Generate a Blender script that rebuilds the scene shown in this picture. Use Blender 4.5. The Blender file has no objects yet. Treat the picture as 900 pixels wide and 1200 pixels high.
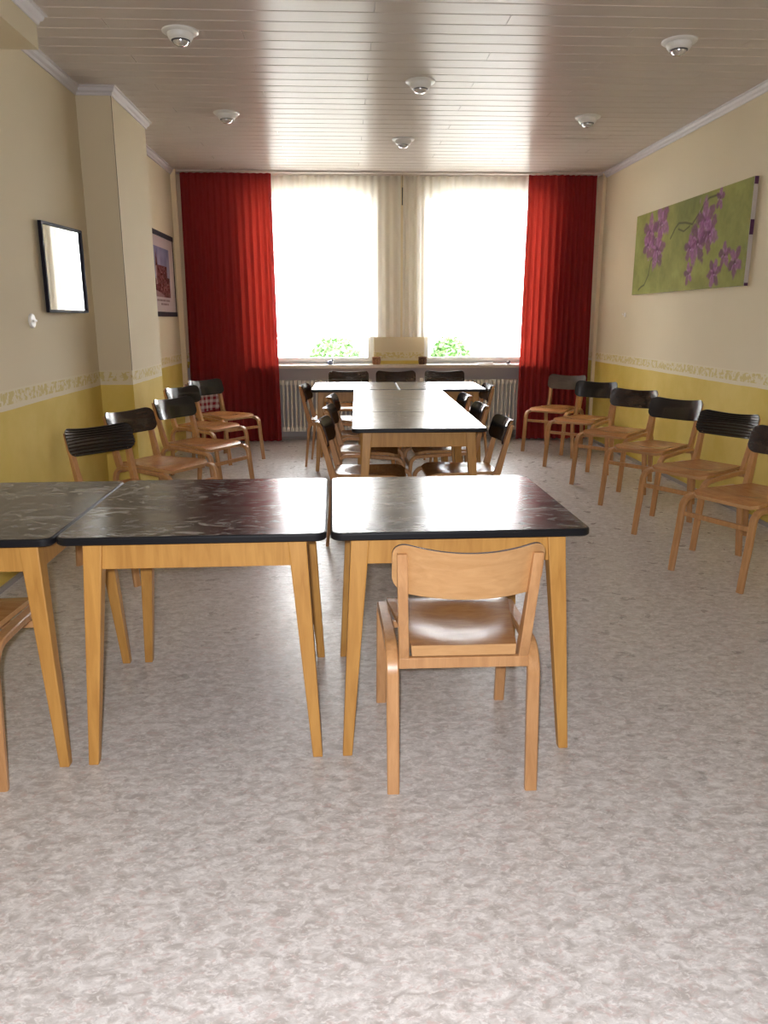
import bpy, math, random
import numpy as np
from mathutils import Vector, Matrix

# ------------------------------------------------------------------ camera, world, light, exposure
SC = bpy.context.scene
COL = SC.collection
F, YAW, PITCH, ROLL, CH = 911.12, 0.05068, 0.24334, -0.0015, 1.3633
def set_camera():
    cy, sy, cp, sp = math.cos(YAW), math.sin(YAW), math.cos(PITCH), math.sin(PITCH)
    fw = Vector((sy*cp, cy*cp, -sp)); rt = Vector((cy, -sy, 0)); up = rt.cross(fw)
    r2 = rt*math.cos(ROLL)+up*math.sin(ROLL); u2 = -rt*math.sin(ROLL)+up*math.cos(ROLL)
    cam = bpy.data.cameras.new('camera'); o = bpy.data.objects.new('camera', cam); COL.objects.link(o)
    m = Matrix((( r2.x, u2.x, -fw.x, 0), (r2.y, u2.y, -fw.y, 0), (r2.z, u2.z, -fw.z, CH), (0, 0, 0, 1)))
    o.matrix_world = m
    cam.sensor_fit = 'VERTICAL'; cam.sensor_height = 24; cam.lens = F/1200*24
    cam.clip_start = .05; cam.clip_end = 200
    SC.camera = o
set_camera()
SC.view_settings.view_transform = 'Standard'; SC.view_settings.look = 'None'
SC.view_settings.gamma = 1; SC.view_settings.use_curve_mapping = False
SC.view_settings.exposure = 0.45
WORLD = 24.0
w = bpy.data.worlds.new('overcast_sky'); SC.world = w; w.use_nodes = True
nt = w.node_tree; bg = nt.nodes['Background']
bg.inputs['Strength'].default_value = WORLD
# a plain overcast sky: slightly brighter overhead, softly mottled clouds
tc = nt.nodes.new('ShaderNodeTexCoord'); cn = nt.nodes.new('ShaderNodeTexNoise'); cn.inputs['Scale'].default_value = 2.0
cr = nt.nodes.new('ShaderNodeValToRGB')
cr.color_ramp.elements[0].position = .3; cr.color_ramp.elements[0].color = (.86, .90, .95, 1)
cr.color_ramp.elements[1].position = .7; cr.color_ramp.elements[1].color = (1, 1, .99, 1)
nt.links.new(tc.outputs['Generated'], cn.inputs['Vector']); nt.links.new(cn.outputs['Fac'], cr.inputs['Fac'])
nt.links.new(cr.outputs['Color'], bg.inputs['Color'])
def area(name, loc, size, rot, energy, color=(1, 1, 1), portal=False):
    l = bpy.data.lights.new(name, 'AREA'); l.shape = 'RECTANGLE'; l.size, l.size_y = size
    l.energy = energy; l.color = color
    if portal: l.cycles.is_portal = True
    o = bpy.data.objects.new(name, l); COL.objects.link(o); o.location = loc; o.rotation_euler = rot
    return o
# daylight portals in the two window openings, the camera's own flash
area('window_portal', (-.33, 9.41, 1.80), (1.36, 1.88), (-math.pi/2, 0, 0), 1, portal=True)
area('window_portal', (1.605, 9.41, 1.80), (1.36, 1.88), (-math.pi/2, 0, 0), 1, portal=True)
fl = bpy.data.lights.new('camera_flash', 'SPOT'); fl.energy = 185; fl.shadow_soft_size = .02; fl.color = (1, 1, 1.04)
fl.spot_size = math.radians(120); fl.spot_blend = .5
flo = bpy.data.objects.new('camera_flash', fl); COL.objects.link(flo)
flo.location = (-.03, -.02, CH+.04); flo.rotation_euler = (math.radians(90-13.9), 0, -YAW)
rng = random.Random(7)

# ------------------------------------------------------------------ materials
def mat(name, color=(.8, .8, .8), rough=.5, spec=.5, metal=0, **kw):
    m = bpy.data.materials.new(name); m.use_nodes = True
    b = m.node_tree.nodes['Principled BSDF']
    b.inputs['Base Color'].default_value = (*color, 1); b.inputs['Roughness'].default_value = rough
    b.inputs['Specular IOR Level'].default_value = spec; b.inputs['Metallic'].default_value = metal
    for k, v in kw.items(): b.inputs[k].default_value = v
    return m
class N:
    """tiny node helper"""
    def __init__(s, m): s.m = m; s.t = m.node_tree; s.b = s.t.nodes['Principled BSDF']
    def new(s, typ, **kw):
        n = s.t.nodes.new('ShaderNode'+typ)
        for k, v in kw.items():
            if k[0] == '_': setattr(n, k[1:], v)
            else: n.inputs[k.replace('_', ' ')].default_value = v
        return n
    def link(s, a, b): s.t.links.new(a, b)
    def coords(s, scale=(1, 1, 1), kind='Object', loc=(0, 0, 0)):
        tc = s.new('TexCoord'); mp = s.new('Mapping'); mp.inputs['Scale'].default_value = scale
        mp.inputs['Location'].default_value = loc
        s.link(tc.outputs[kind], mp.inputs['Vector']); return mp.outputs['Vector']
    def noise(s, vec, scale=5, detail=2, rough=.5, dist=0):
        n = s.new('TexNoise'); n.inputs['Scale'].default_value = scale; n.inputs['Detail'].default_value = detail
        n.inputs['Roughness'].default_value = rough; n.inputs['Distortion'].default_value = dist
        s.link(vec, n.inputs['Vector']); return n.outputs['Fac']
    def ramp(s, fac, stops):
        r = s.new('ValToRGB'); e = r.color_ramp.elements
        while len(e) < len(stops): e.new(.5)
        for i, (p, c) in enumerate(stops):
            e[i].position = p; e[i].color = (*c, 1) if len(c) == 3 else c
        s.link(fac, r.inputs['Fac']); return r.outputs['Color']
    def mix(s, fac, a, b, mode='MIX'):
        n = s.new('Mix', _data_type='RGBA', _blend_type=mode)
        for sock, v in ((n.inputs[0], fac), (n.inputs[6], a), (n.inputs[7], b)):
            if hasattr(v, 'is_linked') or hasattr(v, 'node'): s.link(v, sock)
            elif isinstance(v, tuple): sock.default_value = (*v, 1) if len(v) == 3 else v
            else: sock.default_value = v
        return n.outputs[2]
    def math(s, op, a, b=0.0, clamp=False):
        n = s.new('Math', _operation=op, _use_clamp=clamp)
        for i, v in enumerate((a, b)):
            if hasattr(v, 'node'): s.link(v, n.inputs[i])
            else: n.inputs[i].default_value = v
        return n.outputs[0]
    def bump(s, h, strength=.2, dist=.01):
        n = s.new('Bump'); n.inputs['Strength'].default_value = strength; n.inputs['Distance'].default_value = dist
        s.link(h, n.inputs['Height']); s.link(n.outputs['Normal'], s.b.inputs['Normal'])
    def color(s, c): s.link(c, s.b.inputs['Base Color'])

def wood(name, c1, c2, rough=.35, scale=(30, 30, 3), coat=0):
    m = mat(name, c1, rough); n = N(m); v = n.coords(scale)
    f = n.noise(v, 1.6, 4, .6, .6); g = n.noise(n.coords((3, 3, 3)), 1, 2)
    c = n.ramp(f, [(.3, c2), (.65, c1)])
    oi = n.new('ObjectInfo'); var = n.math('MULTIPLY_ADD', oi.outputs['Random'], .16)
    var.node.inputs[2].default_value = .90
    hs = n.new('HueSaturation'); n.link(c, hs.inputs['Color']); n.link(var, hs.inputs['Value'])
    n.color(n.mix(n.math('MULTIPLY', g, .25), hs.outputs['Color'], c2)); m.node_tree.nodes['Principled BSDF'].inputs['Coat Weight'].default_value = coat
    return m
BEECH = wood('beech_varnish', (.56, .30, .13), (.42, .205, .08), .32, coat=.15)
SEATW = wood('seat_plywood', (.47, .22, .075), (.34, .14, .042), .27, (8, 30, 30))
SEATW.node_tree.nodes['Principled BSDF'].inputs['Specular IOR Level'].default_value = .38
BACKW = wood('back_plywood', (.58, .33, .145), (.48, .255, .10), .38, (6, 30, 30))
TABLEW = wood('table_beech', (.55, .285, .070), (.41, .19, .040), .42, (26, 26, 2.5))
EBONY = wood('ebonised_plywood', (.012, .010, .009), (.006, .005, .005), .22, (6, 30, 30), coat=.3)
EBROWN = wood('dark_brown_plywood', (.040, .022, .014), (.022, .012, .009), .25, (6, 30, 30), coat=.3)
EDGE = mat('dark_ply_edge', (.045, .022, .016), .6, .3)
ETAUPE = wood('faded_taupe_plywood', (.085, .06, .045), (.06, .042, .032), .33, (6, 30, 30), coat=.1)

def laminate():
    m = mat('black_marbled_laminate', (.02, .02, .02), .16, 1.0); n = N(m)
    v = n.coords((1, 2.0, 1), loc=(3, 1, 0))
    f = n.noise(v, 7.5, 8, .66, 2.4); f2 = n.noise(v, 1.7, 3, .5, .5)
    a = n.ramp(f, [(.42, (.014, .013, .012)), (.49, (.05, .045, .042)), (.54, (.15, .14, .13)), (.64, (.34, .32, .30))])
    c = n.mix(n.ramp(f2, [(.30, (0, 0, 0)), (.50, (1, 1, 1))]), (.026, .022, .019), a)
    n.color(c)
    n.link(n.ramp(n.noise(n.coords((1, 1, 1)), 14, 4), [(.3, (.19,)*3), (.8, (.27,)*3)]), n.b.inputs['Roughness'])
    return m
LAM = laminate(); LAMEDGE = mat('black_lacquered_edge', (.008, .008, .01), .38, .3)

def wall_material():
    m = mat('dado_painted_woodchip', (.8, .7, .5), .75, .25); n = N(m)
    geo = n.new('NewGeometry'); sx = n.new('SeparateXYZ'); n.link(geo.outputs['Position'], sx.inputs[0]); z = sx.outputs['Z']
    P = geo.outputs['Position']
    wob = n.noise(P, 3, 2); zz = n.math('ADD', z, n.math('MULTIPLY', n.math('SUBTRACT', wob, .5), .012))
    cream = n.mix(n.noise(P, 1.3, 3), (.63, .54, .375), (.70, .61, .43))
    yel = n.mix(n.ramp(n.noise(P, 2.2, 5, .6), [(.35, (0, 0, 0)), (.65, (1, 1, 1))]), (.58, .42, .075), (.66, .50, .13))
    border = n.mix(n.ramp(n.noise(P, 30, 3, .6, .4), [(.47, (0, 0, 0)), (.53, (1, 1, 1))]), (.68, .60, .41), (.58, .47, .20))
    leaf_in = n.math('MULTIPLY', n.math('GREATER_THAN', zz, .925), n.math('LESS_THAN', zz, .992))
    bcol = n.mix(leaf_in, (.69, .61, .43), border)
    c = n.mix(n.math('GREATER_THAN', zz, .897), yel, bcol)
    c = n.mix(n.math('GREATER_THAN', zz, 1.003), c, cream)
    n.color(c)
    n.bump(n.noise(P, 160, 3, .6), .35, .004)
    return m
WALL = wall_material()
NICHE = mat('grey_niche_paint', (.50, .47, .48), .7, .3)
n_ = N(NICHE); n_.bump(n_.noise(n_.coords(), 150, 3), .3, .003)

def lino():
    m = mat('marbled_linoleum', (.6, .57, .55), .3, .5); n = N(m)
    v = n.coords((1, 1, 1))
    def mask(scale, loc, sc, lo, hi, dist=1.2, det=4): return n.ramp(n.noise(n.coords(scale, loc=loc), sc, det, .62, dist), [(lo, (0, 0, 0)), (hi, (1, 1, 1))])
    base = n.mix(mask((1, 1.6, 1), (0, 0, 0), 22, .36, .64, .8, 6), (.37, .335, .315), (.66, .635, .62))
    base = n.mix(n.math('MULTIPLY', mask((1, 1.5, 1), (5, 2, 0), 45, .52, .64), .6), base, (.80, .775, .76))
    base = n.mix(n.math('MULTIPLY', mask((1, 1.5, 1), (4, 9, 0), 60, .55, .66), .5), base, (.36, .335, .34))
    base = n.mix(n.math('MULTIPLY', mask((1, 1.6, 1), (1, 7, 0), 32, .55, .66), .55), base, (.50, .34, .32))
    base = n.mix(n.math('MULTIPLY', mask((1, 1.8, 1), (9, 3, 0), 75,   .62, .72, 1.6), .35), base, (.20, .185, .20))
    base = n.mix(n.math('MULTIPLY', n.noise(v, 1.1, 3), .22), base, (.54, .48, .42))
    n.color(base)
    n.link(n.ramp(n.noise(v, 9, 4), [(.3, (.26,)*3), (.75, (.38,)*3)]), n.b.inputs['Roughness'])
    n.bump(n.noise(v, 60, 3), .05, .002)
    return m
LINO = lino()
BOARD = mat('cream_board_varnish', (.60, .53, .475), .33, .5)
n_ = N(BOARD); bc = n_.mix(n_.noise(n_.coords((2, 20, 20)), 2, 3), (.56, .49, .435), (.63, .56, .50)); n_.color(bc)
n_.bump(n_.noise(n_.coords((3, 30, 30)), 3, 3), .04, .002)
n_.b.inputs['Anisotropic'].default_value = .75   # brushed along the grain
tv = n_.new('CombineXYZ', Y=1.0); n_.link(tv.outputs[0], n_.b.inputs['Tangent'])
GAP = mat('board_joint_dark', (.34, .29, .30), .7)  # darker purple-grey slab colour seen between the boards
TRIM = mat('grey_white_cornice', (.60, .57, .58), .45)
SKIRT = mat('grey_skirting', (.34, .31, .29), .5)
WHITE = mat('white_gloss_paint', (.80, .79, .76), .3)
PLASTIC = mat('white_plastic', (.82, .81, .78), .35)
SILL = mat('pale_stone_sill', (.62, .54, .45), .25)
RAD = mat('cream_radiator_enamel', (.80, .76, .68), .35)
BLACKM = mat('black_frame', (.012, .010, .018), .6, .2)
CHROME = mat('silver_bulb_crown', (.88, .88, .90), .22, .5, .7)
DARKRING = mat('dark_lamp_ring', (.05, .05, .07), .4)  # the lamp's own dark ring between cup and bulb
MIRROR = mat('mirror_glass', (.93, .95, .94), .01, .5, 1)

def fabric_translucent(name, c, tcol, ttrans=.0, tmix=.5, weave=True):
    m = bpy.data.materials.new(name); m.use_nodes = True; t = m.node_tree; t.nodes.clear()
    out = t.nodes.new('ShaderNodeOutputMaterial'); d = t.nodes.new('ShaderNodeBsdfDiffuse'); tr = t.nodes.new('ShaderNodeBsdfTranslucent')
    d.inputs['Color'].default_value = (*c, 1); tr.inputs['Color'].default_value = (*tcol, 1)
    mx = t.nodes.new('ShaderNodeMixShader'); mx.inputs[0].default_value = tmix
    t.links.new(d.outputs[0], mx.inputs[1]); t.links.new(tr.outputs[0], mx.inputs[2]); last = mx
    if weave:
        tc = t.nodes.new('ShaderNodeTexCoord'); mp = t.nodes.new('ShaderNodeMapping'); mp.inputs['Scale'].default_value = (30, 30, 90)
        nz = t.nodes.new('ShaderNodeTexNoise'); nz.inputs['Scale'].default_value = 3
        rp = t.nodes.new('ShaderNodeValToRGB'); rp.color_ramp.elements[0].color = (*[x*.75 for x in c], 1); rp.color_ramp.elements[1].color = (*[min(1, x*1.2) for x in c], 1)
        t.links.new(tc.outputs['Object'], mp.inputs[0]); t.links.new(mp.outputs[0], nz.inputs[0]); t.links.new(nz.outputs[0], rp.inputs[0]); t.links.new(rp.outputs[0], d.inputs['Color'])
    if ttrans > 0:
        ts = t.nodes.new('ShaderNodeBsdfTransparent'); m2 = t.nodes.new('ShaderNodeMixShader'); m2.inputs[0].default_value = ttrans
        t.links.new(mx.outputs[0], m2.inputs[1]); t.links.new(ts.outputs[0], m2.inputs[2]); last = m2
    t.links.new(last.outputs[0], out.inputs[0]); return m
REDC = fabric_translucent('red_curtain_cloth', (.30, .034, .036), (.34, .030, .018), 0, .22)
SHEER = fabric_translucent('white_sheer_voile', (.90, .87, .82), (.95, .93, .90), .26, .58, False)
def glass():
    m = bpy.data.materials.new('window_glass'); m.use_nodes = True; t = m.node_tree; t.nodes.clear()
    out = t.nodes.new('ShaderNodeOutputMaterial'); a = t.nodes.new('ShaderNodeBsdfTransparent'); g = t.nodes.new('ShaderNodeBsdfGlossy')
    g.inputs['Roughness'].default_value = .02; fr = t.nodes.new('ShaderNodeFresnel'); mx = t.nodes.new('ShaderNodeMixShader')
    t.links.new(fr.outputs[0], mx.inputs[0]); t.links.new(a.outputs[0], mx.inputs[1]); t.links.new(g.outputs[0], mx.inputs[2]); t.links.new(mx.outputs[0], out.inputs[0])
    return m
GLASS = glass()

# ------------------------------------------------------------------ mesh helpers
class MB:
    def __init__(s): s.v = []; s.f = []; s.m = []
    def add(s, vs, fs, mi=0):
        o = len(s.v); s.v += [tuple(p) for p in vs]; s.f += [tuple(i+o for i in f) for f in fs]
        s.m += [mi]*len(fs) if isinstance(mi, int) else list(mi)
    def box(s, x0, x1, y0, y1, z0, z1, mi=0):
        s.add([(x0, y0, z0), (x1, y0, z0), (x1, y1, z0), (x0, y1, z0), (x0, y0, z1), (x1, y0, z1), (x1, y1, z1), (x0, y1, z1)],
              [(0, 3, 2, 1), (4, 5, 6, 7), (0, 1, 5, 4), (1, 2, 6, 5), (2, 3, 7, 6), (3, 0, 4, 7)], mi)
    def hexa(s, a, b, mi=0):
        """a: four bottom corners, b: four top corners"""
        s.add(list(a)+list(b), [(0, 3, 2, 1), (4, 5, 6, 7), (0, 1, 5, 4), (1, 2, 6, 5), (2, 3, 7, 6), (3, 0, 4, 7)], mi)
    def sweep(s, rings, cap=True, mi=0, closed=False):
        k = len(rings[0]); o = len(s.v); fs = []
        n = len(rings)
        for i in range(n if closed else n-1):
            for j in range(k):
                a, b = i*k+j, i*k+(j+1) % k; c, d = ((i+1) % n)*k+(j+1) % k, ((i+1) % n)*k+j
                fs.append((a, b, c, d))
        if cap and not closed: fs += [tuple(range(k))[::-1], tuple(range((n-1)*k, n*k))]
        s.add([p for r in rings for p in r], fs, mi)
    def lathe(s, prof, c=(0, 0, 0), n=24, mi=0):
        rings = [[(c[0]+r*math.cos(2*math.pi*j/n), c[1]+r*math.sin(2*math.pi*j/n), c[2]+z) for j in range(n)] for r, z in prof]
        s.sweep(rings, True, mi)
    def tube(s, pts, r, n=8, mi=0):
        rings = []
        for i, p in enumerate(pts):
            p = Vector(p); d = (Vector(pts[min(i+1, len(pts)-1)])-Vector(pts[max(i-1, 0)])).normalized()
            a = d.cross(Vector((0, 0, 1)) if abs(d.z) < .9 else Vector((1, 0, 0))).normalized(); b = d.cross(a)
            rr = r[i] if isinstance(r, (list, tuple)) else r
            rings.append([tuple(p+a*rr*math.cos(t)+b*rr*math.sin(t)) for t in [2*math.pi*j/n for j in range(n)]])
        s.sweep(rings, True, mi)
    def mesh(s, name, mats, smooth=False, bevel=0, recalc=True):
        import bmesh
        me = bpy.data.meshes.new(name); me.from_pydata(s.v, [], s.f)
        me.polygons.foreach_set('material_index', s.m)
        for m in (mats if isinstance(mats, (list, tuple)) else [mats]): me.materials.append(m)
        bm = bmesh.new(); bm.from_mesh(me)
        if recalc: bmesh.ops.remove_doubles(bm, verts=bm.verts, dist=1e-5); bmesh.ops.recalc_face_normals(bm, faces=bm.faces)
        if bevel:
            es = [e for e in bm.edges if len(e.link_faces) == 2 and e.calc_face_angle(0) > .6]
            bmesh.ops.bevel(bm, geom=es, offset=bevel, segments=2, profile=.6, affect='EDGES', clamp_overlap=True)
        bm.to_mesh(me); bm.free()
        if smooth:
            me.shade_smooth()
            try: me.set_sharp_from_angle(angle=math.radians(smooth if smooth is not True else 40))
            except Exception: pass
        me.update(); return me
    def build(s, name, mats, parent=None, **kw):
        return link(name, s.mesh(name, mats, **kw), parent)
def link(name, me, parent=None, loc=(0, 0, 0), rz=0):
    o = bpy.data.objects.new(name, me); COL.objects.link(o)
    if parent: o.parent = parent
    o.location = loc; o.rotation_euler = (0, 0, rz); return o
def tag(o, label=None, cat=None, group=None, kind=None):
    for k, v in (('label', label), ('category', cat), ('group', group), ('kind', kind)):
        if v: o[k] = v
    return o
def thing(name, label, cat, loc=(0, 0, 0), rz=0, group=None):
    return tag(link(name, None, None, loc, rz), label, cat, group)
def copy_tree(o, parent=None):
    c = o.copy(); COL.objects.link(c)
    if parent: c.parent = parent
    for ch in [x for x in list(CH_OF.get(o.name, []))]:
        copy_tree(ch, c)
    return c
CH_OF = {}
def index_children():
    CH_OF.clear()
    for o in bpy.data.objects:
        if o.parent: CH_OF.setdefault(o.parent.name, []).append(o)

# ------------------------------------------------------------------ room shell
XL, XR, YB, YF, CZ = -1.78, 2.84, 9.10, -1.6, 2.882
b = MB(); b.box(XL-.3, XR+.3, YF-.3, YB+.4, -.12, 0); tag(b.build('floor', LINO), 'beige-grey marbled linoleum floor', kind='structure')
b = MB(); b.box(XL-.3, XL, YF-.3, YB+.4, 0, CZ+.2)
b.box(XL-.05, XL+.235, 5.85, 6.79, 0, CZ+.1); b.box(XL-.05, XL+.235, 2.6, 4.54, 2.71, CZ+.1)
wl = tag(b.build('wall_left', WALL), 'left wall with a yellow dado, leaf border and a projecting pillar', kind='structure')
b = MB(); b.box(XL+.2345, XL+.2375, 5.848, 5.851, 1.0, 2.83); b.build('corner_seam', mat('dark_seam', (.12, .10, .08), .8), wl)
b = MB(); b.box(XR, XR+.3, YF-.3, YB+.4, 0, CZ+.2); tag(b.build('wall_right', WALL), 'right wall, cream above a yellow dado', kind='structure')
b = MB(); b.box(XL-.3, XR+.3, YF-.3, YF, 0, CZ+.2); tag(b.build('wall_front', WALL), 'wall behind the camera', kind='structure')
W1, W2, WZ0, WZ1 = (-1.01, .35), (.925, 2.285), .86, 2.74
b = MB()
T = .35
for x0, x1 in ((XL-.1, W1[0]), (W1[1], W2[0]), (W2[1], XR+.1)): b.box(x0, x1, YB, YB+T, WZ0, CZ+.1)
for x0, x1 in (W1, W2): b.box(x0, x1, YB, YB+T, WZ1, CZ+.1)
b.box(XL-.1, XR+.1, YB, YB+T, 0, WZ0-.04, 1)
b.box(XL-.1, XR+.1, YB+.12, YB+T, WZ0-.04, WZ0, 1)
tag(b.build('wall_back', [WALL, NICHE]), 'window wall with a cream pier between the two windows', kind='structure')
b = MB(); b.box(-1.05, 2.32, 8.93, YB+.14, WZ0-.04, WZ0); tag(b.build('trim_5', SILL, bevel=.006), 'pale continuous windowsill', kind='structure')

# ceiling: slab with tongue-and-groove boards below it
b = MB(); b.box(XL-.3, XR+.3, YF-.3, YB+.4, CZ+.016, CZ+.2)
b.box(XL-.3, XR+.3, YF-.3, 3.30, CZ, CZ+.016, 1)
ceil = tag(b.build('ceiling', [GAP, BOARD]), 'cream varnished tongue-and-groove board ceiling', kind='structure')
P = .1462; Y0 = 4.39-P*.5
def board_mesh(L):
    b = MB(); h = P/2-.0025; t = .016; e = .004
    prof = [(-h, t), (-h, e), (-h+e, 0), (h-e, 0), (h, e), (h, t)]
    b.sweep([[(x, y, z) for y, z in prof] for x in (.0015, L-.0015)]); return b.mesh('board', BOARD)
bcache = {}
row = -7
while True:
    y = Y0+P*.5+row*P
    if y > YB+.02: break
    off = .18+.707*(row % 4); js = [off+k*2.828 for k in range(-3, 3)]
    xs = [XL]+[j for j in js if XL+.1 < j < XR-.1]+[XR]
    for a, c in zip(xs[:-1], xs[1:]):
        L = round(c-a, 3)
        if L not in bcache: bcache[L] = board_mesh(L)
        o = link('board', bcache[L], ceil, (a, y, CZ))
    row += 1

# cornices (small stepped profile) following the walls
def cornice(name, path, side, label):
    """path: plan polyline; side +1 room lies left of travel"""
    prof = [(0, -.055), (.010, -.055), (.014, -.040), (.028, -.030), (.034, -.012), (.045, -.008), (.045, 0), (0, 0)]
    b = MB(); rings = []
    for i, p in enumerate(path):
        ns = []
        for a, c in ((i-1, i), (i, i+1)):
            if 0 <= a and c < len(path):
                d = (Vector(path[c])-Vector(path[a])).normalized(); ns.append(Vector((-d.y, d.x))*side)
        nn = sum(ns, Vector((0, 0))); nn = nn/(nn.length**2)*len(ns) if len(ns) == 1 else nn*(2/(nn.length**2)) if nn.length > 0 else nn
        rings.append([(p[0]+nn.x*u, p[1]+nn.y*u, CZ+v) for u, v in prof])
    b.sweep(rings); return tag(b.build(name, TRIM), label, kind='structure')
q = XL+.235
cornice('trim_1', [(q, 2.6), (q, 4.54), (XL, 4.54), (XL, 5.85), (q, 5.85), (q, 6.79), (XL, 6.79), (XL, 8.86)], -1, 'grey-white cornice along the left wall')
cornice('trim_2', [(XR, 1.5), (XR, 8.86)], 1, 'grey-white cornice along the right wall')
# slim upright battens that close the curtain niche
for i, x in enumerate((XL, XR-.035)):
    b = MB(); b.box(x, x+(.055 if i == 0 else .035), 8.80, 8.835, 0, CZ); tag(b.build('trim_%d' % (i+3), mat('cream_batten', (.80, .66, .46), .5), bevel=.003), 'slim cream batten in the corner beside the red curtain', kind='structure')
def skirt(name, x0, x1, y0, y1): 
    b = MB(); b.box(x0, x1, y0, y1, 0, .028); tag(b.build(name, SKIRT), kind='structure')
skirt('baseboard_left', XL, XL+.012, -1.5, 5.85); skirt('baseboard_right', XR-.012, XR, -1.5, YB)
skirt('baseboard_back', XL, XR, YB-.012, YB)

# windows
def window(name, x0, x1, label):
    t = tag(link(name, None, None, ((x0+x1)/2, YB+.19, WZ0)), label, kind='structure')
    hw = (x1-x0)/2; H = WZ1-WZ0; fr = .032
    b = MB()
    b.box(-hw, -hw+fr, -.03, .04, 0, H); b.box(hw-fr, hw, -.03, .04, 0, H); b.box(-hw, hw, -.03, .04, 0, fr); b.box(-hw, hw, -.03, .04, H-fr, H)
    b.build('window_frame', WHITE, t, bevel=.004)
    for s in (1,):
        a, c = -hw+fr, hw-fr
        b = MB(); g = .036
        for zz0, zz1 in ((fr, H-fr),):
            b.box(a, a+g, -.05, .0, zz0, zz1); b.box(c-g, c, -.05, .0, zz0, zz1); b.box(a+g, c-g, -.05, .0, zz0, zz0+g); b.box(a+g, c-g, -.05, .0, zz1-g, zz1)
        cs = b.build('casement', WHITE, t, bevel=.004)
        b = MB(); b.box(a+g, c-g, -.028, -.024, fr+g, H-fr-g); b.build('pane', GLASS, cs)
        b = MB(); hx = (a+g/2) if x0 > 0 else (c-g/2)
        b.box(hx-.012, hx+.012, -.062, -.05, .75, .88); b.box(hx-.01, hx+.01, -.095, -.075, .82, .84); b.box(hx-.01, hx+.01, -.095, -.05, .82, .84)
        b.build('handle', PLASTIC, cs)
window('window_1', *W1, 'left window behind the sheer curtain'); window('window_2', *W2, 'right window behind the sheer curtain')

# ------------------------------------------------------------------ curtains
def curtain_mesh(xa, xb, z0, z1, y, folds, amp, seed, mat_, th=.0, nx=None, topamp=.5, flare=0.0):
    r = random.Random(seed); ph = r.random()*6; nx = nx or folds*14; nz = 34; b = MB(); vs = []
    wob = [(r.uniform(.5, 2.5), r.random()*6, r.uniform(.2, .6)) for _ in range(3)]
    for k in range(nz+1):
        t = k/nz; z = z1+(z0-z1)*t
        for i in range(nx+1):
            u = i/nx
            uu = u+.012*sum(a*math.sin(f*6.28*u+p+1.2*t) for f, p, a in wob)*min(1, 4*u, 4*(1-u))
            s = math.sin(2*math.pi*folds*uu+ph); s = math.copysign(abs(s)**.8, s)
            a = amp*(topamp+(1-topamp)*min(1, t*2.2))*(1+.35*math.sin(5*u+wob[0][1]))
            x = xa+(xb-xa)*u+flare*t*(u-.5)+.25*amp*math.cos(4*math.pi*folds*uu+ph)*t
            vs.append((x, y+a*s+.01*math.sin(3*t+9*u), z))
    fs = [(k*(nx+1)+i, k*(nx+1)+i+1, (k+1)*(nx+1)+i+1, (k+1)*(nx+1)+i) for k in range(nz) for i in range(nx)]
    b.add(vs, fs); return b.mesh('cloth', mat_, smooth=True, recalc=False)
cm = curtain_mesh(-1.70, -.745, .012, CZ-.02, 8.885, 13, .026, 3, REDC, flare=.05)
o = link('curtain', cm); tag(o, 'floor-length pleated red curtain left of the windows', 'curtain', 'red curtains')
cm = curtain_mesh(1.985+.03, 2.76, .012, CZ-.02, 8.885, 11, .026, 5, REDC, flare=.06)
o = link('curtain', cm); tag(o, 'floor-length pleated red curtain right of the windows, behind the corner chairs', 'curtain', 'red curtains')
cm = curtain_mesh(-.80, .645, 1.165, CZ-.02, 9.0, 17, .016, 8, SHEER, topamp=.9)
o = link('sheer_curtain', cm); tag(o, 'white sheer curtain over the left window', 'curtain', 'white sheer curtains')
cm = curtain_mesh(.672, 2.08, 1.165, CZ-.02, 9.0, 17, .016, 9, SHEER, topamp=.9)
o = link('sheer_curtain', cm); tag(o, 'white sheer curtain over the right window', 'curtain', 'white sheer curtains')
b = MB(); b.box(XL+.03, XR-.03, 8.84, 8.93, CZ-.018, CZ); b.box(XL+.03, XR-.03, 8.975, 9.025, CZ-.018, CZ)
tag(b.build('curtain_track', BOARD), 'cream double curtain track on the ceiling above the windows', 'curtain track')
b = MB(); b.box(.652, .664, 8.955, 8.965, 2.56, 2.74); b.tube([(.658, 8.96, 2.74), (.658, 8.96, CZ-.018)], .002)
tag(b.build('curtain_pull', mat('dark_plastic', (.05, .05, .06), .4), bevel=.002), 'small dark curtain pull hanging in the gap between the sheers', 'curtain pull')

# ------------------------------------------------------------------ radiators
def section_mesh():
    b = MB()
    for y in (-.045, .0, .045):
        b.tube([(0, y, .0), (0, y, .52)], .011, 8)
    prof = [(.0165, z) for z in (0, .001)]
    for z0, z1 in ((-.03, .03), (.50, .56)):
        b.sweep([[(x, y*.9, (z0+z1)/2+zz*.5) for y, zz in ((-.07, -.045), (-.075, 0), (-.06, .05), (.06, .05), (.075, 0), (.07, -.045))] for x in (-.018, .018)])
    return b.mesh('section', RAD, smooth=50)
SEC = section_mesh()
def radiator(x0, n, label):
    t = thing('radiator', label, 'radiator', (x0, 9.0, 0), 0, 'column radiators under the windows')
    for i in range(n): link('section', SEC, t, (i*.047+.025, 0, .13))
    for fx in (.10, n*.047-.13):
        b = MB(); b.box(fx, fx+.03, -.03, .09, 0, .12); b.build('foot', RAD, t)
    b = MB(); b.tube([(-.002, 0, .65), (-.05, 0, .65), (-.06, 0, .60), (-.06, 0, 0)], .010); b.build('pipe', RAD, t, smooth=True)
    b = MB(); b.lathe([(0, 0), (.022, 0), (.024, .01), (.02, .05), (0, .052)], (-.06, 0, .655), 14); b.build('valve', PLASTIC, t, smooth=40)
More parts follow.
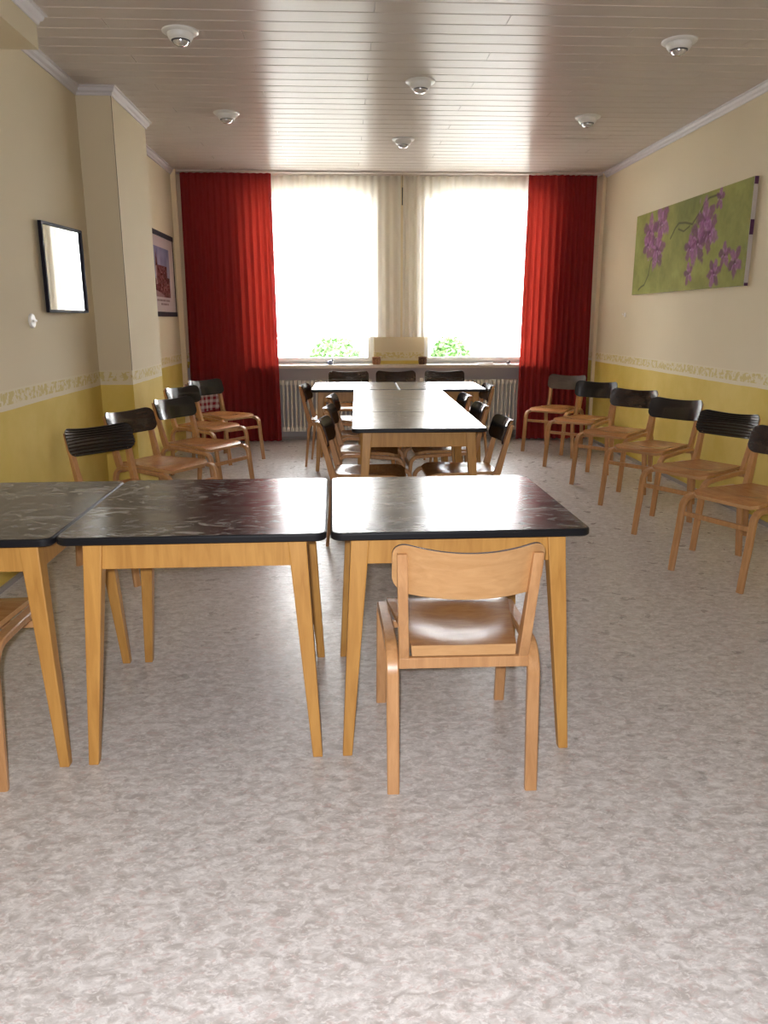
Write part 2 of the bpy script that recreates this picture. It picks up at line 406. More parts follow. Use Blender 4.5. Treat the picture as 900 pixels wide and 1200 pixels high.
radiator(-.95, 27, 'cream column radiator under the left window'); radiator(.95, 27, 'cream column radiator under the right window')

# ------------------------------------------------------------------ ceiling lamps
def make_lamp():
    t = thing('ceiling_lamp', 'x', 'ceiling lamp')
    b = MB(); b.lathe([(0, 0), (.098, 0), (.098, -.006), (.090, -.012), (.070, -.013), (0, -.013)], (0, 0, 0), 32); b.build('mounting_plate', PLASTIC, t, smooth=40)
    b = MB(); b.lathe([(.069, -.010), (.070, -.018), (.067, -.032), (.057, -.047), (.052, -.048), (.050, -.04), (0, -.038)], (0, 0, 0), 32); b.build('cup', PLASTIC, t, smooth=50)
    b = MB(); b.lathe([(0, -.040), (.049, -.040), (.0495, -.050), (.047, -.052), (0, -.052)], (0, 0, 0), 28); b.build('socket_ring', DARKRING, t, smooth=40)
    b = MB(); b.lathe([(0, -.048), (.043, -.048), (.042, -.056), (.036, -.066), (.024, -.073), (.010, -.0765), (0, -.077)], (0, 0, 0), 28); b.build('bulb', CHROME, t, smooth=60)
    return t
lamp = make_lamp(); index_children()
LAMPS = [(-.862, 4.775, 'white ceiling lamp nearest the camera on the left side'), (.53, 5.63, 'white ceiling lamp in the middle of the ceiling, nearer of the centre pair'),
         (1.915, 4.80, 'white ceiling lamp nearest the camera on the right side'), (-.862, 6.50, 'white ceiling lamp further back on the left side, above the pillar'),
         (.545, 7.33, 'white ceiling lamp closest to the windows, in the centre'), (1.917, 6.50, 'white ceiling lamp further back on the right side, above the painting')]
for i, (x, y, l) in enumerate(LAMPS):
    o = lamp if i == 0 else copy_tree(lamp)
    o.location = (x, y, CZ); tag(o, l, 'ceiling lamp', 'round ceiling lamps')

# ------------------------------------------------------------------ tables
TW, TL, TH = .787, .84, .75
def rrect(x0, x1, y0, y1, r, n=6):
    pts = []
    for cx, cy, a0 in ((x1-r, y0+r, -90), (x1-r, y1-r, 0), (x0+r, y1-r, 90), (x0+r, y0+r, 180)):
        for k in range(n+1):
            a = math.radians(a0+90*k/n); pts.append((cx+r*math.cos(a), cy+r*math.sin(a)))
    return pts
def make_table():
    t = thing('dining_table', 'x', 'table')
    b = MB(); rings = []
    for ins, z in ((.004, TH-.024), (0, TH-.020), (0, TH-.006), (.002, TH-.002)):
        rings.append([(x, y, z) for x, y in rrect(ins, TW-ins, ins, TL-ins, .035-ins)])
    b.sweep(rings, False, 1); k = len(rings[0])
    top = [(x, y, TH) for x, y in rrect(.006, TW-.006, .006, TL-.006, .029)]
    b.sweep([rings[-1], top], False, 1)
    b.add(top, [tuple(range(k))], 0); b.add(rings[0], [tuple(range(k))[::-1]], 1)
    b.build('tabletop', [LAM, LAMEDGE], t, smooth=20)
    zt = TH-.024
    for sx in (0, 1):
        for sy in (0, 1):
            def pt(ox, oy, z): return (TW-ox if sx else ox, TL-oy if sy else oy, z)
            b = MB(); A = []; B = []
            to, bo, tw, bw = .062, .026, .057, .031
            for u, v in ((0, 0), (1, 0), (1, 1), (0, 1)):
                A.append(pt(bo+u*bw, bo+v*bw, 0)); B.append(pt(to+u*tw, to+v*tw, zt))
            b.hexa(A, B); b.build('leg', TABLEW, t, bevel=.004)
    z0, z1 = .632, zt; i0 = .066+.004
    def leg_in(z): return .062+(.026-.062)*(1-z/zt)+.057+(.031-.057)*(1-z/zt)
    for ax in ('x', 'y'):
        for s in (0, 1):
            b = MB(); L = TW if ax == 'x' else TL; Wd = TL if ax == 'x' else TW
            e = .110; 
            y0, y1 = (i0, i0+.02) if s == 0 else (Wd-i0-.02, Wd-i0)
            if ax == 'x': b.box(e, L-e, y0, y1, z0, z1)
            else: b.box(y0, y1, e, L-e, z0, z1)
            b.build('apron', TABLEW, t, bevel=.002)
    return t
table = make_table(); index_children()
def R2(th, a, b_): return (a*math.cos(th)-b_*math.sin(th), a*math.sin(th)+b_*math.cos(th))
TABLES = []
fo, ft = (-.046, 2.212), .013
for a, l in ((0, 'black-topped beech table in the front row with the chair pushed up to it, rightmost'), (-TW-.012, 'black-topped beech table in the middle of the front row, marbled top unobstructed'),
             (-2*TW-.0165, 'black-topped beech table at the left edge of the picture, cut off by the frame')):
    dx, dy = R2(ft, a, 0); TABLES.append((fo[0]+dx, fo[1]+dy-(.006 if a < -1 else 0), ft, l, 'front row of tables'))
mo, mt = (.041, 4.453), -.017
for k, l in ((0, 'black-topped table nearest the camera in the long middle row'), (1, 'black-topped table in the centre of the long middle row'), (2, 'last table of the long middle row, touching the cross tables')):
    dx, dy = R2(mt, 0, k*(TL+.005)); TABLES.append((mo[0]+dx, mo[1]+dy, mt, l, 'long middle row of tables'))
co, ct = (-.297, 7.035), -.016
for k, l in ((0, 'left one of the two cross tables before the windows'), (1, 'right one of the two cross tables before the windows')):
    dx, dy = R2(ct, k*(TW+.008), 0); TABLES.append((co[0]+dx, co[1]+dy, ct, l, 'cross tables before the windows'))
for i, (x, y, r, l, g) in enumerate(TABLES):
    o = table if i == 0 else copy_tree(table)
    o.location = (x, y, 0); o.rotation_euler = (0, 0, r); tag(o, l, 'table', g)

# ------------------------------------------------------------------ chairs
def arc(cx, cz, r, a0, a1, n=7): return [(cx+r*math.cos(math.radians(a0+(a1-a0)*k/n)), cz+r*math.sin(math.radians(a0+(a1-a0)*k/n))) for k in range(n+1)]
def side_frame_mesh(s):
    rr, fr = .085, .060
    # path in (y, z): rear foot -> bend -> rail -> bend -> front foot
    path = [(-.283, 0), (-.272, .10), (-.260, .22)]
    path += [(-.250, .32)] + arc(-.165, .345, rr, 175, 92, 8) + [(-.05, .427), (.08, .419)] + arc(.178, .353, fr, 88, 12, 8) + [(.250, .24), (.268, .12), (.283, 0)]
    b = MB(); rings = []; n = len(path)
    for i, p in enumerate(path):
        a = Vector(path[max(i-1, 0)]); c = Vector(path[min(i+1, n-1)]); d = (c-a).normalized(); nn = Vector((-d.y, d.x))
        if i == 0 or i == n-1: nn = Vector((-1 if i == 0 else 1, 0))
        if nn.dot(Vector(p)-Vector((0, .15))) < 0: nn = -nn
        t = .0125 if p[1] > .3 else .0125-.003*(1-p[1]/.3); u = (p[0]+.283)/.566
        hw = .018; xc = s*(.205+.012*u)
        # chamfered section
        sec = [(-hw, t*.7), (-hw*.8, t), (hw*.8, t), (hw, t*.7), (hw, -t*.7), (hw*.8, -t), (-hw*.8, -t), (-hw, -t*.7)]
        rings.append([(xc+x, p[0]+nn.x*q_, p[1]+nn.y*q_) for x, q_ in sec])
    b.sweep(rings); return b.mesh('side_frame', BEECH, smooth=35)
def seat_mesh():
    b = MB(); nx, ny = 18, 18; T = .02; V = {}
    vs = []
    def P_(u, v):  # u -1..1, v 0 (rear) .. 1 (front)
        y = -.250+.452*v; hw = .152+.053*min(1, v*1.15); rc = .045
        if v > .9: hw -= rc*(1-math.sqrt(max(0, 1-((v-.9)/.1)**2)))
        x = u*hw
        z = .453-.018*math.exp(-(((x/.135)**2+((y+.05)/.14)**2)**1.6)*1.3)
        if v > .82: z -= .020*((v-.82)/.18)**2
        return x, y, z
    for j in range(ny+1):
        for i in range(nx+1): vs.append(P_(-1+2*i/nx, j/ny))
    N0 = len(vs)
    for j in range(ny+1):
        for i in range(nx+1):
            x, y, z = P_(-1+2*i/nx, j/ny); vs.append((x*.985, y if j < ny else y-.006, z-(T+(.012 if j == 0 else 0))))
    fs = []; w_ = nx+1
    for j in range(ny):
        for i in range(nx):
            a = j*w_+i; fs.append((a, a+1, a+1+w_, a+w_)); fs.append((N0+a, N0+a+w_, N0+a+1+w_, N0+a+1))
    mi = [0]*len(fs); e0 = len(fs)
    for i in range(nx): fs.append((i+1, i, N0+i, N0+i+1)); a = ny*w_+i; fs.append((a, a+1, N0+a+1, N0+a))
    for j in range(ny): a = j*w_; fs.append((a, a+w_, N0+a+w_, N0+a)); a = j*w_+nx; fs.append((a+w_, a, N0+a, N0+a+w_))
    mi += [1]*(len(fs)-e0)
    b.add(vs, fs, mi); return b.mesh('seat', [SEATW, BACKW], smooth=45)
BW, BZ0, BZ1 = .210, .628, .785
def back_y(x, z): return -.303-.060*(1-(x/.21)**2)+.30*(BZ1-z)
def back_mesh(front, relief=None):
    b = MB(); nu, nv = 36, 81; r = .046; hh = (BZ1-BZ0)/2; zc = (BZ0+BZ1)/2; th = .013; vs = []
    if not relief: nu, nv = 24, 18
    def P_(u, v, off):
        dz = v*hh; k = max(0, abs(dz)-(hh-r)); W = BW-r+math.sqrt(max(0, r*r-k*k)); x = u*W; z = zc+dz
        y = back_y(x, z); z -= (1-(x/BW)**2)*(.023 if v > 0 else .011)*abs(v); rel = 0
        if off > 0 and relief == 'ribs' and abs(v) < .93: rel = .006*(.5+.5*math.cos(2*math.pi*(v+1)*4.5))**.6-.006
        if off > 0 and relief == 'dots' and abs(v) < .9 and abs(u) < .95: rel = -.0035*(max(0, math.sin(20*u+3)*math.sin(14*v)))
        return (x, y+off*th*.5+rel, z)
    for off in (1, -1):
        for j in range(nv+1):
            v = math.sin(math.pi/2*(-1+2*j/nv)) if not relief else -1+2*j/nv
            for i in range(nu+1): vs.append(P_(-1+2*i/nu, v, off))
    w_ = nu+1; N0 = w_*(nv+1); fs = []; mi = []
    for j in range(nv):
        for i in range(nu):
            a = j*w_+i; fs += [(a, a+w_, a+1+w_, a+1), (N0+a, N0+a+1, N0+a+1+w_, N0+a+w_)]; mi += [0, 1]
    for i in range(nu):
        fs += [(i, i+1, N0+i+1, N0+i)]; a = nv*w_+i; fs += [(a+1, a, N0+a, N0+a+1)]; mi += [2, 2]
    for j in range(nv):
        a = j*w_; fs += [(a+w_, a, N0+a, N0+a+w_)]; a = j*w_+nu; fs += [(a, a+w_, N0+a+w_, N0+a)]; mi += [2, 2]
    b.add(vs, fs, mi); return b.mesh('backrest', [front, BACKW, EDGE], smooth=50)
def post_mesh(s):
    b = MB(); rings = []
    for z, yb_, dy, hw in ((.398, None, .050, .0145), (.45, None, .046, .0145), (.52, None, .038, .0145), (.60, None, .033, .0145), (.70, None, .026, .0145), (.752, None, .020, .014)):
        k = (z-.40)/.35; x = s*(.172+.013*k)
        front = back_y(.185, z)-.0072 if z > .6 else None
        if front is None:
            t = (z-.398)/.202; f1 = back_y(.185, .60)-.0072; f0 = -.196; front = f0+(f1-f0)*(t**.75)
        if z == .398: front = -.200
        rings.append([(x-hw, front, z), (x+hw, front, z), (x+hw, front-dy, z), (x-hw, front-dy, z)])
    b.sweep(rings); return b.mesh('back_post', BEECH, bevel=.003)
M_SF = [side_frame_mesh(-1), side_frame_mesh(1)]; M_SEAT = seat_mesh(); M_POST = [post_mesh(-1), post_mesh(1)]
b = MB(); b.box(-.188, .188, -.258, -.238, .385, .418); M_RR = b.mesh('rear_rail', BEECH, bevel=.003)
b = MB(); b.box(-.199, .199,   .226, .244, .312, .338); M_FR = b.mesh('front_rail', BEECH, bevel=.003)
BACKS = {'black': back_mesh(EBONY), 'ribbed': back_mesh(EBONY, 'ribs'), 'brown': back_mesh(EBROWN), 'taupe': back_mesh(ETAUPE), 'dots': back_mesh(EBROWN, 'dots'), 'ribbrown': back_mesh(EBROWN, 'ribs')}
def chair(x, y, deg, kind, label, group, scale=1.0):
    t = thing('dining_chair', label, 'chair', (x, y, 0), math.radians(deg), group)
    for m in M_SF: link('side_frame', m, t)
    link('seat', M_SEAT, t)
    for m in M_POST: link('back_post', m, t)
    link('rear_rail', M_RR, t); link('front_rail', M_FR, t)
    bk = link('backrest', BACKS[kind], t)
    bk['label'] = {'black': 'glossy black bent plywood backrest', 'ribbed': 'black backrest with horizontal ribs', 'brown': 'dark brown bent plywood backrest', 'taupe': 'faded taupe bent plywood backrest',
                   'dots': 'dark backrest with a dotted surface', 'ribbrown': 'dark backrest with horizontal ribs'}[kind]
    t.scale = (scale,)*3
    return t
GF, GL, GR, GM = 'chairs at the front row of tables', 'chairs along the left wall', 'chairs along the right wall', 'chairs around the middle tables'
chair(.336, 2.315, -.3, 'black', 'beech chair seen from behind, pushed up to the right front table', GF)
chair(-1.258, 2.375, 4, 'black', 'beech chair cut off at the left edge, pushed under the leftmost front table', GF)
for x, y, a, k, l in [
    (2.227, 8.159, 141.4, 'taupe', 'chair with a faded taupe back standing in front of the right red curtain'),
    (2.241, 7.252, 138.1, 'black', 'black-backed chair second from the red curtain along the right wall'),
    (2.271, 6.401, 132.4, 'brown', 'plain dark brown-backed chair third from the red curtain along the right wall'),
    (2.271, 5.603, 127.0, 'black', 'smooth black-backed chair below the right end of the painting, next to the ribbed one'),
    (2.226, 4.751, 121.0, 'ribbed', 'chair with a horizontally ribbed black back along the right wall'),
    (2.160, 3.985, 117.0, 'brown', 'chair cut off by the right edge of the picture, nearest in the right row')]: chair(x, y, a, k, l, GR)
for x, y, a, k, l in [
    (-1.171, 7.782, 229.0, 'black', 'chair in the left corner with a checked cloth on its back'),
    (-1.205, 6.996, 239.0, 'black', 'black-backed chair second from the left red curtain, partly hidden by the next one'),
    (-1.061, 5.949, 238.0, 'black', 'black-backed chair in front of the wall pillar on the left'),
    (-1.179, 5.123, 239.0, 'brown', 'dark-backed chair with a rounded corner, behind the ribbed chair on the left'),
    (-1.173, 4.290, 229.3, 'ribbed', 'chair with a ribbed black back, nearest along the left wall')]: chair(x, y, a, k, l, GL)
for x, y, a, sc, k, l in [
    (.178, 4.815, 265, .98, 'brown', 'chair on the left of the nearest middle table, closest to the camera'),
    (.196, 5.685, 266, .965, 'brown', 'second chair on the left side of the long middle row'),
    (.206, 6.500, 266, .965, 'brown', 'third chair on the left side of the long middle row, furthest from the camera'),
    (-.075, 7.490, 264, .975, 'brown', 'chair at the left end of the cross tables, in front of the radiator'),
    (.698, 4.860, 91, .98, 'black', 'chair on the right of the nearest middle table, closest to the camera'),
    (.700, 5.715, 91, .975, 'black', 'second chair on the right side of the long middle row'),
    (.718, 6.560, 91, .965, 'black', 'third chair on the right side of the long middle row, furthest from the camera'),
    (1.070, 7.420, 91, .975, 'brown', 'chair at the right end of the cross tables, in front of the radiator')]: chair(x, y, a, k, l, GM, sc)
for x, y, a, k, l in [
    (.055, 8.33, 180.5, 'dots', 'dark dotted-backed chair behind the cross tables, leftmost under the sill'),
    (.570, 8.33, 180, 'brown', 'dark-backed chair behind the cross tables, in the middle under the sill'),
    (1.105, 8.33, 179.5, 'ribbrown', 'dark-backed chair behind the cross tables, rightmost under the sill')]: chair(x, y, a, k, l, GM, 1.045)

# checked cloth hanging from the backrest of the corner chair
def checked_cloth():
    m = mat('red_white_check', (.7, .6, .6), .9, .1); n = N(m); v = n.coords((1, 1, 1)); sx = n.new('SeparateXYZ'); n.link(v, sx.inputs[0])
    fx = n.math('GREATER_THAN', n.math('FRACT', n.math('MULTIPLY', sx.outputs[0], 17)), .5); fz = n.math('GREATER_THAN', n.math('FRACT', n.math('MULTIPLY', sx.outputs[2], 17)), .5)
    s_ = n.math('ADD', fx, fz); c = n.mix(n.math('MULTIPLY', s_, .5), (.62, .50, .47), (.26, .02, .035)); n.color(c)
    co_, si_ = math.cos(math.radians(229)), math.sin(math.radians(229)); b = MB(); nx, nz = 26, 16; vs = []
    for side in (0, 1):
        for k in range(nz+1):
            for i in range(nx+1):
                u = i/nx; t = k/nz; x = -.235+.40*u; z = .735-.275*t
                base = -.385 ; y = base-.012-(.010+.045*math.sin(math.pi*min(1, t*1.1)))*(1 if side else -.12)+.010*math.sin(14*u+2*t)*(.3+t)-.02*math.sin(math.pi*u)
                vs.append((x+.01*math.sin(5*t), y, z-.02*math.sin(math.pi*u)))
    w_ = nx+1; N0 = w_*(nz+1); fs = []
    for k in range(nz):
        for i in range(nx):
            a = k*w_+i; fs += [(a, a+1, a+1+w_, a+w_), (N0+a, N0+a+w_, N0+a+1+w_, N0+a+1)]
    for i in range(nx): fs += [(i, N0+i, N0+i+1, i+1), (nz*w_+i, nz*w_+i+1, N0+nz*w_+i+1, N0+nz*w_+i)]
    for k in range(nz): fs += [(k*w_, (k+1)*w_, N0+(k+1)*w_, N0+k*w_), (k*w_+nx, N0+k*w_+nx, N0+(k+1)*w_+nx, (k+1)*w_+nx)]
    b.add(vs, fs); o = b.build('checked_cloth', m, smooth=True)
    o.location = (-1.171, 7.782, 0); o.rotation_euler = (0, 0, math.radians(229))
    tag(o, 'red and white checked cloth bag hanging behind the left corner chair', 'bag')
checked_cloth()

# ------------------------------------------------------------------ wall pictures
def mirror():
    y0, y1, z0, z1 = 4.885, 5.475, 1.405, 1.925; t = thing('wall_mirror', 'black-framed rectangular mirror on the left wall reflecting the window', 'mirror', (XL+.036, (y0+y1)/2, z0), math.radians(-4.5))
    h = (y1-y0)/2; H = z1-z0; w_ = .016; b = MB()
    b.box(0, .022, -h, -h+w_, 0, H); b.box(0, .022, h-w_, h, 0, H); b.box(0, .022, -h+w_, h-w_, 0, w_); b.box(0, .022, -h+w_, h-w_, H-w_, H); b.build('picture_frame', BLACKM, t, bevel=.002)
    b = MB(); b.box(.004, .010, -h+w_*.8, h-w_*.8, w_*.8, H-w_*.8); b.build('mirror_glass', MIRROR, t)
mirror()
def attr_mat(name, rough=.6, bump=0):
    m = mat(name, (.5, .5, .5), rough, .3); n = N(m); a = n.new('VertexColor'); a.layer_name = 'Col'; n.color(a.outputs['Color'])
    if bump: n.bump(n.noise(n.coords((1, 1, 1)), 60, 4), bump, .003)
    return m
def canvas_grid(name, img, org, du, dv, material, parent):
    """img: H x W x 3 linear colour, painted on a real flat grid"""
    H, W, _ = img.shape; org, du, dv = map(np.array, (org, du, dv))
    jj, ii = np.mgrid[0:H, 0:W]; P_ = org+(ii[..., None]/(W-1))*du+(jj[..., None]/(H-1))*dv
    a = (jj[:-1, :-1]*W+ii[:-1, :-1]).ravel(); fs = np.stack([a, a+1, a+1+W, a+W], 1)
    me = bpy.data.meshes.new(name); me.from_pydata(P_.reshape(-1, 3).tolist(), [], fs.tolist()); me.materials.append(material)
    ca = me.color_attributes.new('Col', 'FLOAT_COLOR', 'POINT'); ca.data.foreach_set('color', np.concatenate([img.reshape(-1, 3), np.ones((H*W, 1))], 1).ravel().astype(np.float32))
    return link(name, me, parent)
def srgb(r, g, b_): return np.array([((c/255+.055)/1.055)**2.4 if c > 10 else c/255/12.92 for c in (r, g, b_)])
def vnoise(H, W, sc, rs):
    g = rs.rand(int(H/sc)+3, int(W/sc)+3); y, x = np.mgrid[0:H, 0:W]/sc; y0, x0 = y.astype(int), x.astype(int); fy, fx = y-y0, x-x0
    fy, fx = fy*fy*(3-2*fy), fx*fx*(3-2*fx)
    return (g[y0, x0]*(1-fx)+g[y0, x0+1]*fx)*(1-fy)+(g[y0+1, x0]*(1-fx)+g[y0+1, x0+1]*fx)*fy
def painting():
    yf, yn, z0, z1 = 7.715, 5.54, 1.586, 2.303; xf = XR-.032
    t = thing('canvas_painting', 'wide green canvas painting of purple orchids on the right wall', 'painting', (XR, (yf+yn)/2, z0))
    hy = (yf-yn)/2; Hh = z1-z0
    b = MB(); b.box(-.031, -.001, -hy, hy, 0, Hh); cb = b.build('canvas', [mat('unpainted_canvas_edge', (.62, .56, .52), .8)], t, bevel=.002)
    mk = mat('purple_painted_edge', (.10, .03, .09), .6)
    b = MB()
    for a, c in ((0, .02), (Hh-.05, Hh), (.34, .44)): b.box(-.030, -.003, -hy-.0015, -hy+.003, a, c)
    b.build('paint_smear', mk, t)
    H, W = 150, 440; rs = np.random.RandomState(4); asp = 2.175/.717
    v, u = np.mgrid[0:H, 0:W]; u = u/(W-1); v = v/(H-1)
    n1 = vnoise(H, W, 40, rs)*.5+vnoise(H, W, 14, rs)*.3+vnoise(H, W, 5, rs)*.2
    g1, g2, g3 = srgb(150, 150, 74), srgb(122, 122, 56), srgb(78, 84, 34)
    img = g2+(g1-g2)*np.clip(n1*1.6-.3, 0, 1)[..., None]
    def blend(mask, c): 
        nonlocal img; img = img*(1-mask[..., None])+c*mask[..., None]
    dk = np.exp(-(((u-.56)/.16)**2+((v-.88)/.22)**2)); blend(.6*dk*(.6+.6*vnoise(H, W, 9, rs)).clip(0, 1), g3)
    dk = np.exp(-(((u-.30)/.05)**2+((v-.95)/.1)**2)); blend(.6*dk, srgb(90, 70, 30))
    def stroke(pts, w_, c):
        m = np.zeros((H, W))
        for (a0, b0), (a1, b1) in zip(pts[:-1], pts[1:]):
            L = max(1e-6, ((a1-a0)*asp)**2+(b1-b0)**2); tt = np.clip((((u-a0)*asp)*(a1-a0)*asp+(v-b0)*(b1-b0))/L, 0, 1)
            d = np.hypot((u-a0-tt*(a1-a0))*asp, v-b0-tt*(b1-b0)); m = np.maximum(m, np.clip(1.4-d/w_, 0, 1))
        blend(m*.8, c)
    sc_ = srgb(60, 58, 26)
    stroke([(.38, .615), (.42, .72), (.449, .765), (.51, .75), (.572, .713), (.60, .77), (.634, .824), (.66, .90), (.693, .938), (.768, .94)], .012, sc_)
    stroke([(.237, .45), (.195, .40), (.185, .30), (.179, .236), (.139, .115), (.10, .09), (.074, .057)], .012, sc_)
    stroke([(.45, .70), (.50, .66), (.55, .70)], .01, sc_)
    def petal(cx, cy, rx, ry, ang, c, a=.85):
        dx, dy = (u-cx)*asp, v-cy; ca, sa = math.cos(ang), math.sin(ang); p, q_ = dx*ca+dy*sa, -dx*sa+dy*ca
        nn = vnoise(H, W, 5, rs); d = np.hypot(p/rx, q_/ry)+.5*(nn-.5); blend(np.clip((1.1-d)*2.6, 0, 1)*a*.9, c*(.75+.5*vnoise(H, W, 3, rs))[..., None])
    pu = [srgb(120, 62, 100), srgb(140, 82, 126), srgb(104, 52, 88), srgb(172, 122, 158), srgb(88, 42, 70)]
    def flower(cx, cy, s, sy=1.0, k=6, rot=0):
        for i in range(k):
            a = rot+2*math.pi*i/k; petal(cx+math.cos(a)*s*.55/asp, cy+math.sin(a)*s*.55*sy, s*.55, s*.34, a*1.0, pu[i % 3], .9)
        for i in range(k):
            a = rot+2*math.pi*(i+.4)/k; petal(cx+math.cos(a)*s*.42/asp, cy+math.sin(a)*s*.42*sy, s*.25, s*.09, a+.2, pu[3], .55)
        petal(cx, cy, s*.16, s*.13, .4, pu[4], .9); petal(cx+.004, cy-.02, s*.07, s*.06, 0, srgb(200, 160, 190), .7)
    flower(.165, .76, .22, .9, 5, .3); flower(.28, .82, .23, 1, 5, .8); flower(.25, .52, .24, .9, 6, .2); flower(.15, .60, .17, .9, 5, 1.2)
    flower(.68, .72, .22, 1, 5, .5); flower(.63, .50, .24, 1, 6, .1); flower(.72, .58, .20, 1, 5, .9); flower(.57, .46, .15, 1, 5, .4)
    flower(.574, .182, .11, 1.2, 5, .6); flower(.78, .157, .15, 1, 6, .2); flower(.849, .322, .13, 1.1, 5, .4); flower(.925, .238, .14, 1.2, 5, 1); flower(.778, .90, .10, 1.4, 5, .2)
    for _ in range(60):
        cx, cy = rs.choice([.17, .27, .24, .66, .63, .72, .574, .78, .85, .92])+rs.randn()*.02, rs.choice([.8, .55, .5, .7])+rs.randn()*.08
        if (abs(cx-.22) < .12 or abs(cx-.66) < .09): petal(cx, cy, .03, .01, rs.rand()*3, pu[3], .5)
    canvas_grid('painted_face', img, (-.0325, hy, 0), (0, -2*hy, 0), (0, 0, Hh), attr_mat('oil_paint', .85, .15), t)
painting()
def poster():
    y0, y1, z0, z1 = 7.62, 8.66, 1.39, 2.19
    t = thing('framed_poster', 'poster of a red-brown castle on the left wall beyond the pillar', 'poster', (XL, (y0+y1)/2, z0))
    h = (y1-y0)/2; H = z1-z0; b = MB()
    b.box(0, .018, -h, h, 0, .045); b.box(0, .018, -h, h, H-.045, H); b.box(0, .014, h-.014, h, .045, H-.045); b.box(0, .014, -h, -h+.006, .045, H-.045)
    b.build('picture_frame', BLACKM, t, bevel=.002)
    HH, W = 160, 200; rs = np.random.RandomState(2); v, u = np.mgrid[0:HH, 0:W]; u = u/(W-1); v = v/(HH-1)
    paper = srgb(205, 188, 186); img = np.ones((HH, W, 3))*paper
    def blend(mask, c):
        nonlocal img; img = img*(1-mask[..., None])+c*mask[..., None]
    pic = ((u > .06) & (u < .80) & (v > .20) & (v < .86)).astype(float)
    sky = srgb(120, 125, 160)*(v[..., None])+srgb(176, 166, 172)*(1-v[..., None]); n1 = vnoise(HH, W, 18, rs)
    img = np.where(pic[..., None] > 0, sky+(n1[..., None]-.5)*.12, img)
    brick = srgb(112, 52, 40)
    bld = ((u > .28) & (u < .67) & (v < .62)) | ((u >= .67) & (u < .77) & (v < .47)) | ((u > .08) & (u <= .28) & (v < .48-.10*np.abs(u-.14)/.1))
    spire = (np.abs(u-.245) < .045*np.clip((.80-v)/.2, 0, 1)) | ((np.abs(u-.12) < .03*np.clip((.62-v)/.14, 0, 1)))
    n2 = vnoise(HH, W, 4, rs)
    blend((bld | spire).astype(float)*pic*(.8+.2*n2), brick); blend(((n2 > .72) & bld).astype(float)*pic*.6, srgb(70, 34, 30))
    blend(((np.abs(u-.22) < .015) & (v > .36) & (v < .6)).astype(float)*pic*.7, srgb(200, 180, 175))
    blend(((v < .30-.16*(u-.06)) & (u < .5)).astype(float)*pic, srgb(150, 120, 120))
    for row_, a, c in ((.155, .18, .72), (.105, .34, .62)):   # two short caption lines, too soft to read in the photograph
        k = a
        while k < c:
            L = rs.uniform(.012, .05); blend(((u > k) & (u < k+L) & (np.abs(v-row_) < .014)).astype(float)*.75, srgb(96, 50, 50)); k += L+.012
    canvas_grid('print', img, (.008, -h+.006, .045), (0, 2*h-.02, 0), (0, 0, H-.09), attr_mat('poster_paper', .25), t)
poster()
# small fittings on the walls
b = MB(); b.lathe([(0, 0), (.040, 0), (.041, .008), (.036, .014), (.012, .016), (0, .016)], (0, 0, 0), 24)
o = b.build('light_switch', PLASTIC, smooth=40); o.location = (XL, 4.67, 1.356); o.rotation_euler = (0, math.pi/2, 0)
tag(o, 'round white rotary switch below the mirror on the left wall', 'switch')
b2 = MB(); b2.box(-.006, .006, -.022, .022, .015, .028); b2.build('knob', PLASTIC, o, bevel=.003)
b = MB(); b.box(-.012, 0, -.012, .012, -.02, .02); b.tube([(-.01, 0, .005), (-.03, 0, .0), (-.034, 0, .014)], .004)
o = b.build('wall_hook', PLASTIC, bevel=.002); o.location = (XR, 7.94, 1.40); tag(o, 'tiny white hook on the right wall left of the painting', 'hook')

# ------------------------------------------------------------------ things on the sill
def basket(x, col, dark, label):
    t = thing('flower_pot', label, 'pot', (x, 8.995, WZ0), 0, 'brown pots on the sill')
    m = mat('woven_brown', col, .7); n = N(m); n.color(n.mix(n.ramp(n.noise(n.coords((1, 1, 1)), 60, 2), [(.45, (0, 0, 0)), (.55, (1, 1, 1))]), col, dark))
    b = MB(); b.lathe([(0, 0), (.040, 0), (.048, .02), (.050, .05), (.047, .083), (.043, .086), (.041, .08), (.041, .03), (0, .028)], (0, 0, 0), 24); b.build('pot', m, t, smooth=40)
    b = MB(); b.lathe([(.0485, 0), (.0515, .004), (.0485, .008)], (0, 0, .074), 24); b.build('rim', m, t, smooth=True)
basket(.372, (.40, .20, .10), (.25, .10, .05), 'reddish brown pot at the left foot of the pier'); basket(.900, (.22, .11, .05), (.08, .04, .03), 'darker brown pot at the right foot of the pier')
def figurine(x, col, label, s=1.0):
    m = mat('glazed_figure', col, .25); b = MB()
    b.lathe([(0, 0), (.018*s, 0), (.026*s, .01*s), (.028*s, .022*s), (.016*s, .034*s), (0, .038*s)], (0, 0, 0), 16)
    b.lathe([(0, 0), (.010*s, .004*s), (.011*s, .014*s), (.005*s, .022*s), (0, .023*s)], (.020*s, 0, .028*s), 12)
    b.add([(-.02*s, -.006*s, .02*s), (-.02*s, .006*s, .02*s), (-.052*s, 0, .040*s), (-.02*s, 0, .030*s)], [(0, 1, 2), (0, 2, 3), (1, 3, 2), (0, 3, 1)])
    o = b.build('bird_figurine', m, smooth=50); o.location = (x, 8.99, WZ0); tag(o, label, 'figurine')
figurine(-.15, (.20, .24, .38), 'small blue-grey bird-shaped ornament on the sill of the left window', 1.3)
figurine(1.885, (.12, .11, .12), 'tiny dark ornament on the sill near the right red curtain', .8)
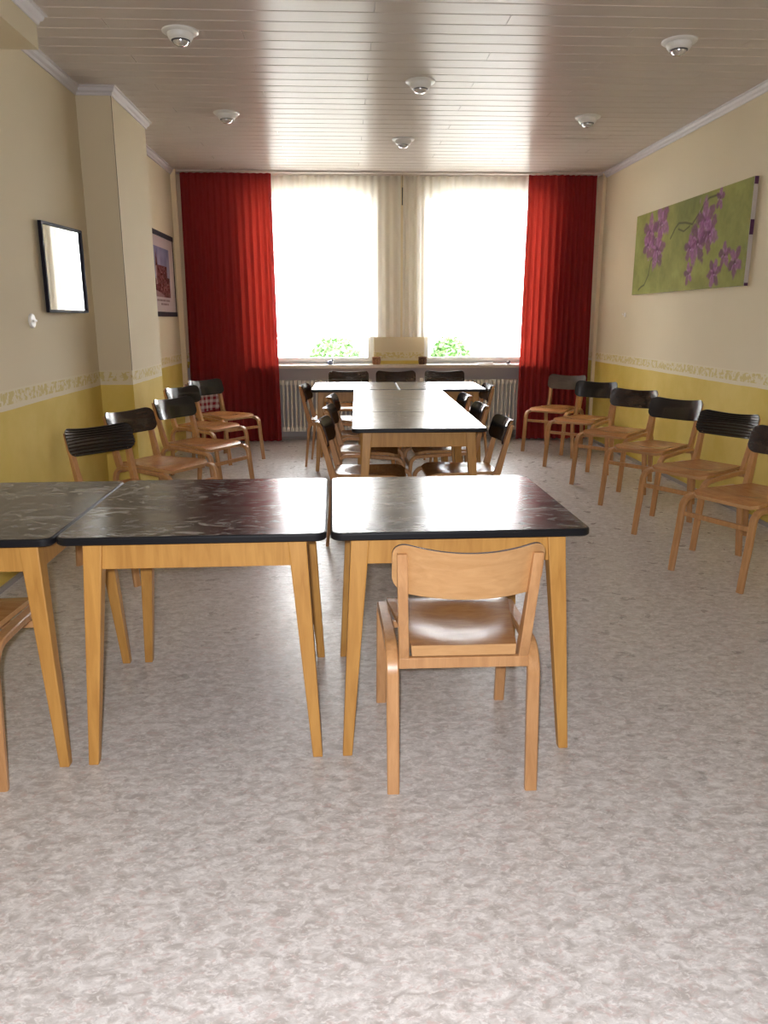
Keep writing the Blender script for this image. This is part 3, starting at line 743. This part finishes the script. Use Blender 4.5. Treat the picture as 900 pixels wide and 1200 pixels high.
b = MB(); b.hexa([(-.09, -.03, 0), (.09, -.03, 0), (.09, .03, 0), (-.09, .03, 0)], [(-.085, -.025, .012), (.085, -.025, .020), (.085, .025, .020), (-.085, .025, .012)])
o = b.build('folded_paper', mat('paper', (.62, .56, .50), .7)); o.location = (1.62, 8.985, WZ0); tag(o, 'flat folded paper lying on the sill of the right window', 'paper')

# ------------------------------------------------------------------ outside
def gravel():
    m = mat('pale_gravel', (.7, .68, .63), .9); n = N(m); n.color(n.mix(n.noise(n.coords(), 8, 5), (.58, .56, .5), (.75, .73, .68))); return m
b = MB(); b.box(-30, 30, YB+T, 60, -1.0, -.8); tag(b.build('ground', gravel()), 'pale gravel yard outside the windows', kind='structure')
def shrub(x, y, w_, h, label, seed):
    r = random.Random(seed); m = mat('shrub_leaf', (.05, .14, .02), .6); n = N(m); n.color(n.mix(n.noise(n.coords(), 5, 2), (.022, .075, .012), (.07, .16, .03)))
    t = thing('garden_shrub', label, 'shrub', (x, y, -.8), 0, 'green shrubs outside'); b = MB()
    for _ in range(2600):
        a, p = r.random()*6.283, math.acos(r.uniform(-.6, 1)); k = r.uniform(.55, 1)**.5
        c = Vector((math.cos(a)*math.sin(p)*w_*k, math.sin(a)*math.sin(p)*w_*k, h*.62+math.cos(p)*h*.42*k))
        d = Vector((r.gauss(0, 1), r.gauss(0, 1), r.gauss(0, 1))).normalized(); e = d.orthogonal().normalized(); L = r.uniform(.04, .07)
        b.add([c-d*L, c+e*L*.45, c+d*L, c-e*L*.45], [(0, 1, 2, 3)])
    tag(b.build('foliage', m, t, recalc=False), kind='stuff'); b = MB()
    for k in range(5):
        a = k*1.3; b.tube([(0.05*math.cos(a), .05*math.sin(a), 0), (.2*w_*math.cos(a), .2*w_*math.sin(a), h*.35), (.5*w_*math.cos(a), .5*w_*math.sin(a), h*.7)], [.03, .02, .01], 6)
    b.build('stem', mat('bark', (.12, .08, .05), .8), t)
shrub(-.14, 14.4, .62, 1.80, 'leafy green shrub outside the left window', 1)
shrub(1.98, 14.6, .42, 1.85, 'smaller leafy shrub outside the right window', 2)
